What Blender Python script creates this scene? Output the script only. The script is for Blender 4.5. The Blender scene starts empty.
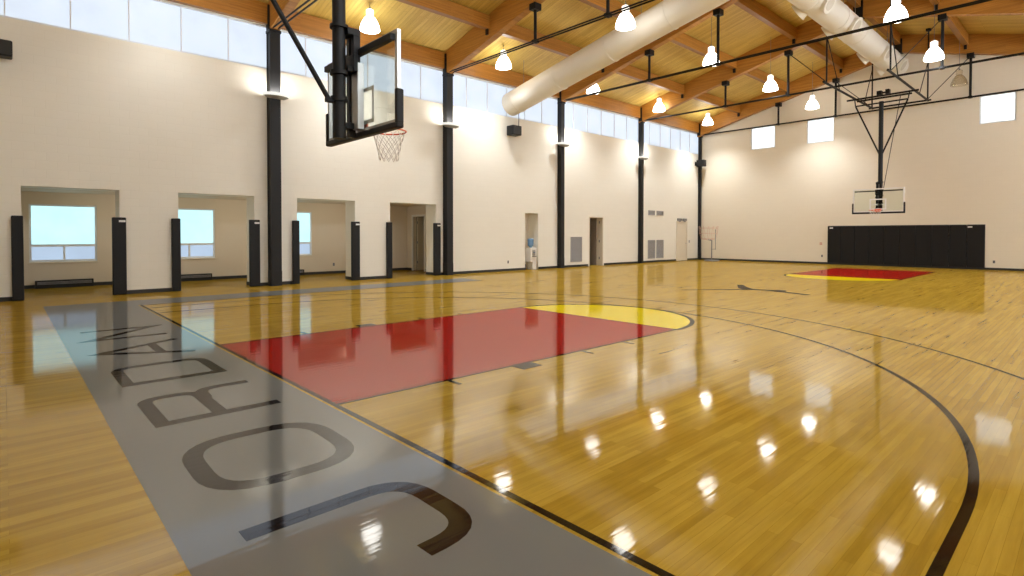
import bpy, bmesh, math, random
from mathutils import Vector, Matrix
random.seed(7)
SC = bpy.context.scene
COL = SC.collection
PI = math.pi

# ------------------------------------------------------------------ materials
def mat(name, col, rough=.5, metal=0, spec=.5, emit=None, estr=0, coat=0, bump=None, var=None):
    m = bpy.data.materials.new(name); m.use_nodes = True
    n = m.node_tree.nodes; l = m.node_tree.links
    b = n['Principled BSDF']
    b.inputs['Base Color'].default_value = (*col, 1)
    b.inputs['Roughness'].default_value = rough
    b.inputs['Metallic'].default_value = metal
    b.inputs['Specular IOR Level'].default_value = spec
    if coat:
        b.inputs['Coat Weight'].default_value = coat; b.inputs['Coat Roughness'].default_value = .05
    if emit:
        b.inputs['Emission Color'].default_value = (*emit, 1); b.inputs['Emission Strength'].default_value = estr
    tc = n.new('ShaderNodeTexCoord')
    if var:
        scale, amt = var
        nz = n.new('ShaderNodeTexNoise'); nz.inputs['Scale'].default_value = scale; nz.inputs['Detail'].default_value = 4
        l.new(tc.outputs['Object'], nz.inputs['Vector'])
        mx = n.new('ShaderNodeMix'); mx.data_type = 'RGBA'
        mx.inputs['A'].default_value = (*[c*(1-amt) for c in col], 1)
        mx.inputs['B'].default_value = (*[min(1, c*(1+amt)) for c in col], 1)
        l.new(nz.outputs['Fac'], mx.inputs['Factor']); l.new(mx.outputs['Result'], b.inputs['Base Color'])
    if bump:
        scale, dist = bump
        nz = n.new('ShaderNodeTexNoise'); nz.inputs['Scale'].default_value = scale
        l.new(tc.outputs['Object'], nz.inputs['Vector'])
        bp = n.new('ShaderNodeBump'); bp.inputs['Distance'].default_value = dist; bp.inputs['Strength'].default_value = 1
        l.new(nz.outputs['Fac'], bp.inputs['Height']); l.new(bp.outputs['Normal'], b.inputs['Normal'])
    return m

def brick_mat(name, axes, c1, c2, mortar, bw, rh, ms, rough, bumpd=.002, bias=0.0, grain=None, coat=0, sheen_wave=None, offset=.5, spec=.5):
    """axes: two of 'xyz': brick runs along the first, rows step along the second"""
    m = bpy.data.materials.new(name); m.use_nodes = True
    n = m.node_tree.nodes; l = m.node_tree.links
    b = n['Principled BSDF']; b.inputs['Roughness'].default_value = rough
    b.inputs['Specular IOR Level'].default_value = spec
    tc = n.new('ShaderNodeTexCoord'); sp = n.new('ShaderNodeSeparateXYZ'); cb = n.new('ShaderNodeCombineXYZ')
    l.new(tc.outputs['Object'], sp.inputs[0])
    l.new(sp.outputs['xyz'.index(axes[0])], cb.inputs[0]); l.new(sp.outputs['xyz'.index(axes[1])], cb.inputs[1])
    br = n.new('ShaderNodeTexBrick'); l.new(cb.outputs[0], br.inputs['Vector'])
    br.offset = offset
    br.inputs['Color1'].default_value = (*c1, 1); br.inputs['Color2'].default_value = (*c2, 1)
    br.inputs['Mortar'].default_value = (*mortar, 1); br.inputs['Scale'].default_value = 1
    br.inputs['Mortar Size'].default_value = ms; br.inputs['Brick Width'].default_value = bw
    br.inputs['Row Height'].default_value = rh; br.inputs['Bias'].default_value = bias
    br.inputs['Mortar Smooth'].default_value = .3
    out = br.outputs['Color']
    if grain:
        sx, sy, amt = grain
        mp = n.new('ShaderNodeMapping'); mp.inputs['Scale'].default_value = (sx, sy, 1)
        l.new(cb.outputs[0], mp.inputs['Vector'])
        nz = n.new('ShaderNodeTexNoise'); nz.inputs['Scale'].default_value = 1; nz.inputs['Detail'].default_value = 5
        nz.inputs['Roughness'].default_value = .65
        l.new(mp.outputs[0], nz.inputs['Vector'])
        rp = n.new('ShaderNodeValToRGB'); rp.color_ramp.elements[0].position = .3; rp.color_ramp.elements[1].position = .7
        rp.color_ramp.elements[0].color = (1-amt, 1-amt*1.15, 1-amt*1.3, 1); rp.color_ramp.elements[1].color = (1, 1, 1, 1)
        l.new(nz.outputs['Fac'], rp.inputs['Fac'])
        mx = n.new('ShaderNodeMix'); mx.data_type = 'RGBA'; mx.blend_type = 'MULTIPLY'; mx.inputs['Factor'].default_value = 1
        l.new(out, mx.inputs['A']); l.new(rp.outputs['Color'], mx.inputs['B']); out = mx.outputs['Result']
    l.new(out, b.inputs['Base Color'])
    bp = n.new('ShaderNodeBump'); bp.inputs['Distance'].default_value = bumpd
    if sheen_wave:
        sx, sy, d = sheen_wave
        mp = n.new('ShaderNodeMapping'); mp.inputs['Scale'].default_value = (sx, sy, 1)
        l.new(cb.outputs[0], mp.inputs['Vector'])
        nz = n.new('ShaderNodeTexNoise'); nz.inputs['Scale'].default_value = 1; nz.inputs['Detail'].default_value = 2
        l.new(mp.outputs[0], nz.inputs['Vector'])
        bp.inputs['Distance'].default_value = d
        l.new(nz.outputs['Fac'], bp.inputs['Height'])
    else:
        inv = n.new('ShaderNodeMath'); inv.operation = 'SUBTRACT'; inv.inputs[0].default_value = 1
        l.new(br.outputs['Fac'], inv.inputs[1]); l.new(inv.outputs[0], bp.inputs['Height'])
    l.new(bp.outputs['Normal'], b.inputs['Normal'])
    if coat:
        b.inputs['Coat Weight'].default_value = coat; b.inputs['Coat Roughness'].default_value = .04
    return m

WAVE = (1.2, 14.0, .0007)
M = {}
M['maple'] = brick_mat('maple_strip', 'yx', (.40, .255, .033), (.305, .182, .018), (.23, .13, .012), 1.1, .057, .0008, .065,
                       grain=(1.6, 26, .22), sheen_wave=WAVE, offset=.37, spec=.14)
M['wall'] = brick_mat('painted_block', 'yz', (.86, .83, .745), (.85, .82, .735), (.82, .79, .70), .41, .205, .004, .62, .0012)
M['wallx'] = brick_mat('painted_block_x', 'xz', (.85, .785, .66), (.84, .775, .65), (.81, .745, .62), .41, .205, .004, .62, .0012)
M['hall'] = mat('hall_paint', (.72, .63, .50), .7, bump=(60, .001))
M['deck'] = brick_mat('pine_deck', 'xy', (.78, .58, .15), (.66, .46, .10), (.36, .22, .05), 3.0, .14, .003, .55,
                      grain=(.8, 12, .25), offset=.43)
def glulam(name, ax, vz):
    return brick_mat(name, ax + vz, (.56, .26, .045), (.44, .195, .03), (.32, .14, .022), 2.4, .038, .0012, .45, .0006, grain=(1.2, 18, .25), offset=.4)
M['rafter'] = glulam('glulam_rafter', 'x', 'z')
M['purlin'] = glulam('glulam_purlin', 'y', 'z')
M['black'] = mat('black_steel', (.004, .004, .005), .5, 0, .3, bump=(40, .0004))
M['column'] = mat('column_paint', (.008, .008, .009), .55, 0, .35, bump=(30, .0005))
M['vinyl'] = mat('black_vinyl', (.006, .006, .007), .5, 0, .3, bump=(9, .004))
M['rubber'] = mat('black_rubber', (.012, .012, .012), .6, bump=(50, .0004))
M['white'] = mat('white_enamel', (.82, .80, .76), .4, bump=(30, .0004))
M['cream'] = mat('cream_paint', (.74, .67, .54), .55, bump=(50, .0004))
M['alu'] = mat('brushed_aluminium', (.48, .48, .48), .35, .75, bump=(80, .0003))
M['duct'] = mat('duct_paint', (.80, .77, .69), .5, bump=(6, .004))
M['ductband'] = mat('duct_band', (.62, .57, .48), .45, .2, bump=(30, .0004))
M['grille'] = mat('grille_grey', (.36, .35, .35), .5, .2, bump=(40, .0003))
M['grilledark'] = mat('grille_recess', (.03, .03, .03), .8, bump=(40, .0003))
M['rim'] = mat('rim_orange', (.75, .13, .05), .4, bump=(40, .0003))
M['net'] = mat('net_cord', (.78, .74, .68), .8, bump=(90, .0004))
M['label'] = mat('label_white', (.8, .8, .8), .5, bump=(40, .0002))
M['steel'] = mat('dull_steel', (.25, .25, .26), .4, .6, bump=(40, .0003))
M['salmon'] = mat('salmon_wire', (.66, .40, .30), .5, bump=(40, .0003))
M['waterblue'] = mat('blue_bottle', (.16, .30, .50), .12, bump=(8, .002))
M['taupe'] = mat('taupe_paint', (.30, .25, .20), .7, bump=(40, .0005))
def paint(name, col, rough=.13):
    m = mat(name, col, rough, 0, .14)
    n = m.node_tree.nodes; l = m.node_tree.links; b = n['Principled BSDF']
    tc = n.new('ShaderNodeTexCoord'); mp = n.new('ShaderNodeMapping'); mp.inputs['Scale'].default_value = (WAVE[1], WAVE[0], 1)
    nz = n.new('ShaderNodeTexNoise'); nz.inputs['Scale'].default_value = 1; nz.inputs['Detail'].default_value = 2
    bp = n.new('ShaderNodeBump'); bp.inputs['Distance'].default_value = WAVE[2]
    l.new(tc.outputs['Object'], mp.inputs[0]); l.new(mp.outputs[0], nz.inputs['Vector'])
    l.new(nz.outputs['Fac'], bp.inputs['Height']); l.new(bp.outputs['Normal'], b.inputs['Normal'])
    return m
def satin(m, cap, ior=1.42, rough=.06):
    """worn satin varnish: diffuse body under a thin coat whose reflectance levels off at cap"""
    n = m.node_tree.nodes; l = m.node_tree.links; b = n['Principled BSDF']; out = n['Material Output']
    d = n.new('ShaderNodeBsdfDiffuse'); g = n.new('ShaderNodeBsdfGlossy'); g.inputs['Roughness'].default_value = rough
    f = n.new('ShaderNodeFresnel'); f.inputs[0].default_value = ior
    mn = n.new('ShaderNodeMath'); mn.operation = 'MINIMUM'; mn.inputs[1].default_value = cap
    mx = n.new('ShaderNodeMixShader')
    if b.inputs['Base Color'].links: l.new(b.inputs['Base Color'].links[0].from_socket, d.inputs['Color'])
    else: d.inputs['Color'].default_value = b.inputs['Base Color'].default_value
    g.inputs['Color'].default_value = (1, 1, 1, 1)
    nm = b.inputs['Normal'].links[0].from_socket
    for t in (d, g, f): l.new(nm, t.inputs['Normal'])
    l.new(f.outputs[0], mn.inputs[0]); l.new(mn.outputs[0], mx.inputs[0])
    l.new(d.outputs[0], mx.inputs[1]); l.new(g.outputs[0], mx.inputs[2]); l.new(mx.outputs[0], out.inputs['Surface'])
    n.remove(b); return m
M['p_grey'] = paint('court_grey', (.135, .133, .122), .06)
M['p_red'] = paint('court_red', (.25, .010, .005), .06)
M['p_yellow'] = paint('court_yellow', (.56, .42, .004), .06)
M['p_black'] = paint('court_black', (.004, .0035, .003), .13)
M['p_letter'] = paint('court_letter', (.009, .006, .005), .07)

satin(M['maple'], .30)
for k, c in (('p_grey', .235), ('p_red', .23), ('p_yellow', .28), ('p_black', .23), ('p_letter', .18)): satin(M[k], c)

def emis(name, col, s, noise=None):
    m = bpy.data.materials.new(name); m.use_nodes = True
    n = m.node_tree.nodes; l = m.node_tree.links
    b = n['Principled BSDF']
    b.inputs['Base Color'].default_value = (.08, .08, .08, 1); b.inputs['Roughness'].default_value = .5
    b.inputs['Emission Color'].default_value = (*col, 1); b.inputs['Emission Strength'].default_value = s
    if noise:
        tc = n.new('ShaderNodeTexCoord'); nz = n.new('ShaderNodeTexNoise'); nz.inputs['Scale'].default_value = noise
        nz.inputs['Detail'].default_value = 3
        l.new(tc.outputs['Object'], nz.inputs['Vector'])
        mr = n.new('ShaderNodeMapRange'); mr.inputs['To Min'].default_value = s*.86; mr.inputs['To Max'].default_value = s*1.12
        l.new(nz.outputs['Fac'], mr.inputs['Value']); l.new(mr.outputs[0], b.inputs['Emission Strength'])
    return m
M['sky_pane'] = emis('bright_frosted_glass', (.76, .86, 1.0), 1.05, 1.3); M['sky_fill'] = emis('right_fill_glass', (.86, .93, 1.0), 15.0, 1.3)  # second one: unseen right clerestory panes, glow boosted to fill the left wall
M['hall_pane'] = emis('bright_blind', (.47, .81, .86), 1.5, 1.5)
M['hall_low'] = emis('lower_sash_glass', (.46, .60, .78), 1.05, 1.5)
M['far_pane'] = emis('far_frosted_glass', (.88, .96, 1.0), 1.6, 2.5)
M['lamp_on'] = emis('lamp_glow', (1.0, .97, .90), 13.0)
M['sconce_glow'] = emis('sconce_glow', (1.0, .98, .90), 1.0)
def glassy(name, tint, fac_rough=.02, clear=.9):
    m = bpy.data.materials.new(name); m.use_nodes = True
    n = m.node_tree.nodes; l = m.node_tree.links
    n.remove(n['Principled BSDF']); out = n['Material Output']
    t = n.new('ShaderNodeBsdfTransparent'); t.inputs[0].default_value = (*tint, 1)
    g = n.new('ShaderNodeBsdfGlossy'); g.inputs['Roughness'].default_value = fac_rough
    f = n.new('ShaderNodeLayerWeight'); f.inputs[0].default_value = .12
    mx = n.new('ShaderNodeMixShader'); l.new(f.outputs['Facing'], mx.inputs[0]); l.new(t.outputs[0], mx.inputs[1]); l.new(g.outputs[0], mx.inputs[2])
    l.new(mx.outputs[0], out.inputs[0]); return m
M['glass'] = glassy('backboard_glass', (.93, .96, .94))
M['lamp_off'] = glassy('clear_acrylic', (.95, .93, .88), .15)

# ------------------------------------------------------------------ mesh helpers
class MB:
    def __init__(s): s.v = []; s.f = []; s.smooth = set()
    def add(s, vs, fs, smooth=False):
        o = len(s.v); s.v += [tuple(v) for v in vs]
        for f in fs:
            if smooth: s.smooth.add(len(s.f))
            s.f.append([i+o for i in f])
        return s
    def box(s, x0, y0, z0, x1, y1, z1, c=0.0):
        if c <= 0:
            vs = [(x, y, z) for z in (z0, z1) for y in (y0, y1) for x in (x0, x1)]
            return s.add(vs, [(0, 2, 3, 1), (4, 5, 7, 6), (0, 1, 5, 4), (2, 6, 7, 3), (0, 4, 6, 2), (1, 3, 7, 5)])
        bm = bmesh.new(); bmesh.ops.create_cube(bm, size=1)
        for v in bm.verts:
            v.co = Vector(((x0+x1)/2+v.co.x*(x1-x0), (y0+y1)/2+v.co.y*(y1-y0), (z0+z1)/2+v.co.z*(z1-z0)))
        bmesh.ops.bevel(bm, geom=list(bm.edges), offset=min(c, .45*min(x1-x0, y1-y0, z1-z0)), segments=2, affect='EDGES', profile=.5)
        bm.verts.index_update(); vs = [v.co[:] for v in bm.verts]; fs = [[v.index for v in f.verts] for f in bm.faces]
        bm.free(); return s.add(vs, fs)
    def tube(s, p, q, r, n=10, r2=None, caps=True):
        p = Vector(p); q = Vector(q); d = (q-p).normalized()
        a = Vector((0, 0, 1)) if abs(d.z) < .9 else Vector((1, 0, 0))
        u = d.cross(a).normalized(); w = d.cross(u); r2 = r if r2 is None else r2
        vs = [p+(u*math.cos(2*PI*i/n)+w*math.sin(2*PI*i/n))*r for i in range(n)] + [q+(u*math.cos(2*PI*i/n)+w*math.sin(2*PI*i/n))*r2 for i in range(n)]
        s.add(vs, [(i, i+n, (i+1) % n+n, (i+1) % n) for i in range(n)], True)
        if caps: s.add(vs, [list(range(n)), list(range(2*n-1, n-1, -1))])
        return s
    def path(s, pts, r, n=8, closed=False):
        pts = [Vector(p) for p in pts]; N = len(pts); rings = []
        for i, p in enumerate(pts):
            a = pts[(i-1) % N] if (closed or i > 0) else p; b = pts[(i+1) % N] if (closed or i < N-1) else p
            d = (b-a).normalized(); up = Vector((0, 0, 1)) if abs(d.z) < .95 else Vector((1, 0, 0))
            u = d.cross(up).normalized(); w = d.cross(u)
            rings.append([p+(u*math.cos(2*PI*k/n)+w*math.sin(2*PI*k/n))*r for k in range(n)])
        vs = [v for rg in rings for v in rg]; fs = []
        for i in range(N if closed else N-1):
            j = (i+1) % N
            fs += [(i*n+k, i*n+(k+1) % n, j*n+(k+1) % n, j*n+k) for k in range(n)]
        s.add(vs, fs, True)
        if not closed: s.add(vs, [list(range(n-1, -1, -1)), list(range((N-1)*n, N*n))])
        return s
    def lathe(s, c, prof, n=24):
        cx, cy, cz = c; vs = []; fs = []
        for (r, z) in prof: vs += [(cx+max(r, 1e-4)*math.cos(2*PI*i/n), cy+max(r, 1e-4)*math.sin(2*PI*i/n), cz+z) for i in range(n)]
        for k in range(len(prof)-1): fs += [(k*n+i, k*n+(i+1) % n, (k+1)*n+(i+1) % n, (k+1)*n+i) for i in range(n)]
        return s.add(vs, fs, True)
    def prism(s, poly, axis, a, b):
        """poly of 2-D points in the plane across axis; 'x':(y,z) 'y':(x,z) 'z':(x,y)"""
        def P(p, t): return {'x': (t, p[0], p[1]), 'y': (p[0], t, p[1]), 'z': (p[0], p[1], t)}[axis]
        n = len(poly); vs = [P(p, a) for p in poly]+[P(p, b) for p in poly]
        return s.add(vs, [list(range(n))[::-1], list(range(n, 2*n))]+[(i, (i+1) % n, (i+1) % n+n, i+n) for i in range(n)])
    def build(s, name, m, parent=None, auto=True):
        me = bpy.data.meshes.new(name)
        off = wloc(parent) if parent else Vector((0, 0, 0))
        if parent is None and s.v and auto:      # origin at the thing's base
            xs = [v[0] for v in s.v]; ys = [v[1] for v in s.v]; zs = [v[2] for v in s.v]
            off = Vector(((min(xs)+max(xs))/2, (min(ys)+max(ys))/2, min(zs)))
        me.from_pydata([tuple(Vector(v)-off) for v in s.v], [], s.f)
        for i in s.smooth: me.polygons[i].use_smooth = True
        bm = bmesh.new(); bm.from_mesh(me); bmesh.ops.recalc_face_normals(bm, faces=bm.faces); bm.to_mesh(me); bm.free()
        me.materials.append(m)
        o = bpy.data.objects.new(name, me); COL.objects.link(o)
        if parent: o.parent = parent
        else: o.location = off
        return o
def wloc(o):
    v = Vector((0, 0, 0))
    while o: v += o.location; o = o.parent
    return v
def thing(name, label, cat, loc=(0, 0, 0), group=None):
    o = bpy.data.objects.new(name, None); COL.objects.link(o); o.empty_display_size = .2
    o.location = loc; o['label'] = label; o['category'] = cat
    if group: o['group'] = group
    return o
def tag(o, label, cat, group=None, kind=None):
    o['label'] = label; o['category'] = cat
    if group: o['group'] = group
    if kind: o['kind'] = kind
    return o
def struct(o): o['kind'] = 'structure'; return o
KIDS = {}
def copy_tree(o, parent=None):
    c = o.copy(); COL.objects.link(c)
    if parent: c.parent = parent
    for ch in list(o.children): copy_tree(ch, c)
    return c
ORD = ['first', 'second', 'third', 'fourth', 'fifth', 'sixth', 'seventh', 'eighth', 'ninth', 'tenth', 'eleventh']

# ------------------------------------------------------------------ dimensions
XL, XR, YB, YF = -10.56, 10.06, -3.3, 29.5
XC = -.25                       # ridge
SL = .262
def zb(x): return 10.23-SL*abs(x-XC)       # underside of rafters
def zd(x): return zb(x)+.85                # underside of deck
COLY = [3.78, 10.20, 16.60, 23.02, 29.26]
C0, C1 = 6.48, 7.78             # clerestory band
HX = -14.1                      # hallway outer wall face

def holed(name, axis, t0, t1, us, zs, holes, m):
    """slab wall with rectangular holes: us range, zs range, holes [(u0,u1,z0,z1)]"""
    U = sorted({us[0], us[1], *[h[0] for h in holes], *[h[1] for h in holes]})
    Z = sorted({zs[0], zs[1], *[h[2] for h in holes], *[h[3] for h in holes]})
    def solid(i, j):
        if i < 0 or j < 0 or i >= len(U)-1 or j >= len(Z)-1: return False
        u = (U[i]+U[i+1])/2; z = (Z[j]+Z[j+1])/2
        return not any(h[0] < u < h[1] and h[2] < z < h[3] for h in holes)
    b = MB()
    def P(t, u, z): return (t, u, z) if axis == 'x' else (u, t, z)
    for i in range(len(U)-1):
        for j in range(len(Z)-1):
            if not solid(i, j): continue
            u0, u1, z0, z1 = U[i], U[i+1], Z[j], Z[j+1]
            for t in (t0, t1): b.add([P(t, u0, z0), P(t, u1, z0), P(t, u1, z1), P(t, u0, z1)], [(0, 1, 2, 3)])
            if not solid(i-1, j): b.add([P(t0, u0, z0), P(t1, u0, z0), P(t1, u0, z1), P(t0, u0, z1)], [(0, 1, 2, 3)])
            if not solid(i+1, j): b.add([P(t0, u1, z0), P(t1, u1, z0), P(t1, u1, z1), P(t0, u1, z1)], [(0, 1, 2, 3)])
            if not solid(i, j-1): b.add([P(t0, u0, z0), P(t1, u0, z0), P(t1, u1, z0), P(t0, u1, z0)], [(0, 1, 2, 3)])
            if not solid(i, j+1): b.add([P(t0, u0, z1), P(t1, u0, z1), P(t1, u1, z1), P(t0, u1, z1)], [(0, 1, 2, 3)])
    bm = bmesh.new(); vv = [bm.verts.new(v) for v in b.v]
    for f in b.f: bm.faces.new([vv[k] for k in f])
    bmesh.ops.remove_doubles(bm, verts=bm.verts, dist=1e-5); bmesh.ops.recalc_face_normals(bm, faces=bm.faces)
    me = bpy.data.meshes.new(name); bm.to_mesh(me); bm.free(); me.materials.append(m)
    o = bpy.data.objects.new(name, me); COL.objects.link(o); return struct(o)

# ------------------------------------------------------------------ shell
floor = struct(MB().box(-15.6, YB-.2, -.2, XR+.2, YF+.2, 0).build('floor', M['maple'], auto=False))
OPEN = [(-1.89, -.02), (1.29, 3.25), (4.52, 6.46), (7.79, 9.76)]
NICHE = (14.42, 15.24); DOOR1 = (18.77, 19.88); DOOR2 = (26.87, 27.97)
holes = [(a, b, 0, 2.67) for a, b in OPEN]+[(NICHE[0], NICHE[1], 0, 2.48), (DOOR1[0], DOOR1[1], 0, 2.42), (YB, YF, C0, C1)]
holed('wall_left', 'x', XL-.7, XL, (YB, YF), (0, 8.36), holes, M['wall'])
struct(MB().box(XL-.72, NICHE[0]-.1, 0, XL-.62, NICHE[1]+.1, 2.6).build('wall_niche', M['hall'], auto=False))
FW = [(-7.39, -6.03), (-4.38, -3.06), (2.72, 3.93)]
holed('wall_far', 'y', YF, YF+.3, (XL-.7, XR+.3), (0, 8.2), [(a, b, 6.42, 7.68) for a, b in FW], M['wallx'])
g = MB().prism([(XL-.3, 8.2), (XR+.3, 8.2), (XR+.3, zd(XR)+.15), (XC, zd(XC)+.3), (XL-.3, zd(XL)+.15)], 'y', YF, YF+.3)
struct(g.build('wall_far_gable', M['wallx'], auto=False))
g = MB().box(XL-.7, YB-.3, 0, XR+.3, YB, 8.2).prism([(XL-.3, 8.2), (XR+.3, 8.2), (XR+.3, zd(XR)+.15), (XC, zd(XC)+.3), (XL-.3, zd(XL)+.15)], 'y', YB-.3, YB)
struct(g.build('wall_back', M['wallx'], auto=False))
holed('wall_right', 'x', XR, XR+.3, (YB, YF), (0, 8.36), [(YB, YF, C0, C1)], M['wall'])
for side, x0, x1 in (('ceiling', XL-.3, XC), ('ceiling', XC, XR+.3)):
    b = MB().prism([(x0, zd(x0)), (x1, zd(x1)), (x1, zd(x1)+.12), (x0, zd(x0)+.12)], 'y', YB-.3, YF+.3)
    struct(b.build(side, M['deck'], auto=False))
# hallway behind the openings
HB = [(-1.67, -.13), (1.56, 3.10), (4.93, 6.47)]
holed('wall_hallway', 'x', HX-.2, HX, (YB, 10.9), (0, 2.9), [(a, b, .74, 2.40) for a, b in HB], M['hall'])
holed('wall_hallway_end', 'y', 10.7, 10.85, (HX, XL-.7), (0, 2.9), [(-13.6, -12.75, 0, 2.30)], M['hall'])
struct(MB().box(HX-.2, YB-.3, 0, XL-.7, YB, 2.9).build('wall_hallway_near', M['hall'], auto=False))
struct(MB().box(HX-.2, YB, 2.75, XL-.7, 10.85, 2.9).build('ceiling_hallway', M['hall'], auto=False))
b = MB().box(-14.0, 12.0, 0, -12.3, 12.1, 2.6).box(-14.0, 10.85, 0, -13.9, 12.0, 2.6).box(-12.4, 10.85, 0, -12.3, 12.0, 2.6).box(-14, 10.85, 2.5, -12.3, 12.1, 2.6)
struct(b.build('wall_closet', M['taupe'], auto=False))
b = MB().box(XL-2.2, 18.2, 0, XL-2.1, 20.6, 2.6).box(XL-2.1, 18.2, 0, XL-.7, 18.3, 2.6).box(XL-2.1, 20.5, 0, XL-.7, 20.6, 2.6).box(XL-2.2, 18.2, 2.5, XL-.7, 20.6, 2.6)
struct(b.build('wall_store_room', M['taupe'], auto=False))

# baseboards
def bb(name, x0, y0, x1, y1): return struct(MB().box(x0, y0, 0, x1, y1, .10).build(name, M['rubber'], auto=False))
segs = [(YB, OPEN[0][0]), (OPEN[0][1], OPEN[1][0]), (OPEN[1][1], OPEN[2][0]), (OPEN[2][1], OPEN[3][0]), (OPEN[3][1], NICHE[0]), (NICHE[1], DOOR1[0]-.08), (DOOR1[1]+.08, DOOR2[0]-.08), (DOOR2[1]+.08, YF)]
b = MB()
for a, c in segs: b.box(XL, a, 0, XL+.02, c, .10)
for a, c in OPEN:
    b.box(XL-.7, a-.0, 0, XL+.0, a+.02, .10).box(XL-.7, c-.02, 0, XL, c, .10)
struct(b.build('baseboard_left', M['rubber'], auto=False))
bb('baseboard_far', XL+.02, YF-.02, XR, YF)
bb('baseboard_right', XR-.02, YB, XR, YF-.02)
bb('baseboard_hallway', HX, YB, HX+.02, 10.7)
bb('baseboard_hallway_end', HX+.02, 10.68, -13.68, 10.7); bb('baseboard_hallway_end', -12.67, 10.68, XL-.7, 10.7)

# clerestory windows: one glazed band per bay, frosted panes between slim mullions
nwin = 0
def band(xf, y0, y1, sgn):
    global nwin; nwin += 1
    fr = MB(); xg = xf-sgn*.12
    for z in (C0, C1-.05): fr.box(min(xg, xf-sgn*.04), y0, z, max(xg, xf-sgn*.04), y1, z+.05)
    n = max(1, round((y1-y0)/1.16)); w = (y1-y0)/n
    for i in range(n+1):
        yy = y0+i*w; fr.box(min(xg, xf-sgn*.06), max(y0, yy-.013), C0+.05, max(xg, xf-sgn*.06), min(y1, yy+.013), C1-.05)
    o = struct(fr.build('window_%d' % nwin, M['frame'], auto=False))
    MB().box(xg-.01, y0+.01, C0+.04, xg+.01, y1-.01, C1-.04).build('pane', M['sky_pane' if sgn > 0 else 'sky_fill'], o)
M['frame'] = mat('window_frame', (.80, .84, .88), .5, bump=(30, .0004))
edges = [YB]+COLY[:4]+[YF]
for a, c in zip(edges[:-1], edges[1:]):
    band(XL, a, c, 1); band(XR, a, c, -1)
for a, c in FW:
    nwin += 1; fr = MB()
    fr.box(a, YF+.04, 6.42, a+.05, YF+.12, 7.68).box(c-.05, YF+.04, 6.42, c, YF+.12, 7.68).box(a+.05, YF+.04, 6.42, c-.05, YF+.12, 6.47).box(a+.05, YF+.04, 7.63, c-.05, YF+.12, 7.68)
    o = struct(fr.build('window_%d' % nwin, M['frame'], auto=False))
    MB().box(a+.03, YF+.09, 6.45, c-.03, YF+.11, 7.65).build('pane', M['far_pane'], o)
for a, c in HB:
    nwin += 1; fr = MB(); x0, x1 = HX-.10, HX-.02
    fr.box(x0, a, .74, x1, a+.05, 2.40).box(x0, c-.05, .74, x1, c, 2.40).box(x0, a+.05, .74, x1, c-.05, .80).box(x0, a+.05, 2.35, x1, c-.05, 2.40)
    fr.box(x0, a+.05, 1.18, x1, c-.05, 1.25).box(x0, (a+c)/2-.025, .80, x1, (a+c)/2+.025, 1.18)
    o = struct(fr.build('window_%d' % nwin, M['frame'], auto=False))
    MB().box(HX-.08, a+.04, 1.2, HX-.06, c-.04, 2.36).build('roller_blind', M['hall_pane'], o)
    MB().box(HX-.11, a+.03, .78, HX-.09, c-.03, 1.22).build('pane', M['hall_low'], o)
    struct(MB().box(HX, a-.03, .70, HX+.05, c+.03, .735, .01).build('trim_%d' % nwin, M['cream'], auto=False))

# ------------------------------------------------------------------ court paint (parts of the floor)
def flat(name, m, polys, z, label=None):
    b = MB()
    strokes = polys if isinstance(polys[0][0][0], (list, tuple)) else [polys]
    for i, st in enumerate(strokes):                 # each stroke is one welded sheet of paint
        zz_ = z+i*.0002
        for p in st: b.add([(x, y, zz_) for x, y in p], [list(range(len(p)))])
    o = b.build(name, m, floor)
    bm = bmesh.new(); bm.from_mesh(o.data); bmesh.ops.remove_doubles(bm, verts=bm.verts, dist=1e-5)
    for f in bm.faces:
        f.normal_update()
        if f.normal.z < 0: f.normal_flip()
    bm.to_mesh(o.data); bm.free()
    if label: o['label'] = label
    return o
def rect(x0, y0, x1, y1): return [(x0, y0), (x1, y0), (x1, y1), (x0, y1)]
def ribbon(pts, w, closed=False):
    pts = [Vector(p) for p in pts]; n = len(pts); L = []; R = []
    for i, p in enumerate(pts):
        a = pts[(i-1) % n] if (closed or i > 0) else None; c = pts[(i+1) % n] if (closed or i < n-1) else None
        d1 = (p-a).normalized() if a is not None else None; d2 = (c-p).normalized() if c is not None else None
        d1 = d1 or d2; d2 = d2 or d1
        n1 = Vector((-d1.y, d1.x)); n2 = Vector((-d2.y, d2.x)); mm = (n1+n2).normalized()
        k = w/2/max(.35, mm.dot(n1)); L.append(p+mm*k); R.append(p-mm*k)
    q = []
    for i in range(n if closed else n-1):
        j = (i+1) % n; q.append([L[i][:], R[i][:], R[j][:], L[j][:]])
    return q
def arc(cx, cy, r, a0, a1, n=48): return [(cx+r*math.cos(a0+(a1-a0)*i/n), cy+r*math.sin(a0+(a1-a0)*i/n)) for i in range(n+1)]
def rounded(pts, r, closed=False, k=7):
    pts = [Vector(p) for p in pts]; n = len(pts); out = []
    for i, p in enumerate(pts):
        if not closed and i in (0, n-1): out.append(p[:]); continue
        a = pts[(i-1) % n]; c = pts[(i+1) % n]; rr = r[i] if isinstance(r, (list, tuple)) else r
        if rr <= 0: out.append(p[:]); continue
        A = p+(a-p).normalized()*rr; B = p+(c-p).normalized()*rr
        for t in range(k+1):
            t /= k; out.append((A*(1-t)**2+p*2*t*(1-t)+B*t*t)[:])
    return out
Z1, Z2, Z3 = .0008, .0014, .0020
CL = 26.1
flat('grey_border', M['p_grey'], [rect(-8.8, -1.60, 7.62, -.075), rect(-8.8, -.075, -7.70, 9.6)], Z1, 'grey painted border along the near baseline and sideline')
flat('red_lane', M['p_red'], [rect(-1.83, 0, 1.83, 5.79)], Z1, 'deep red painted lane nearest the camera')
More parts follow.
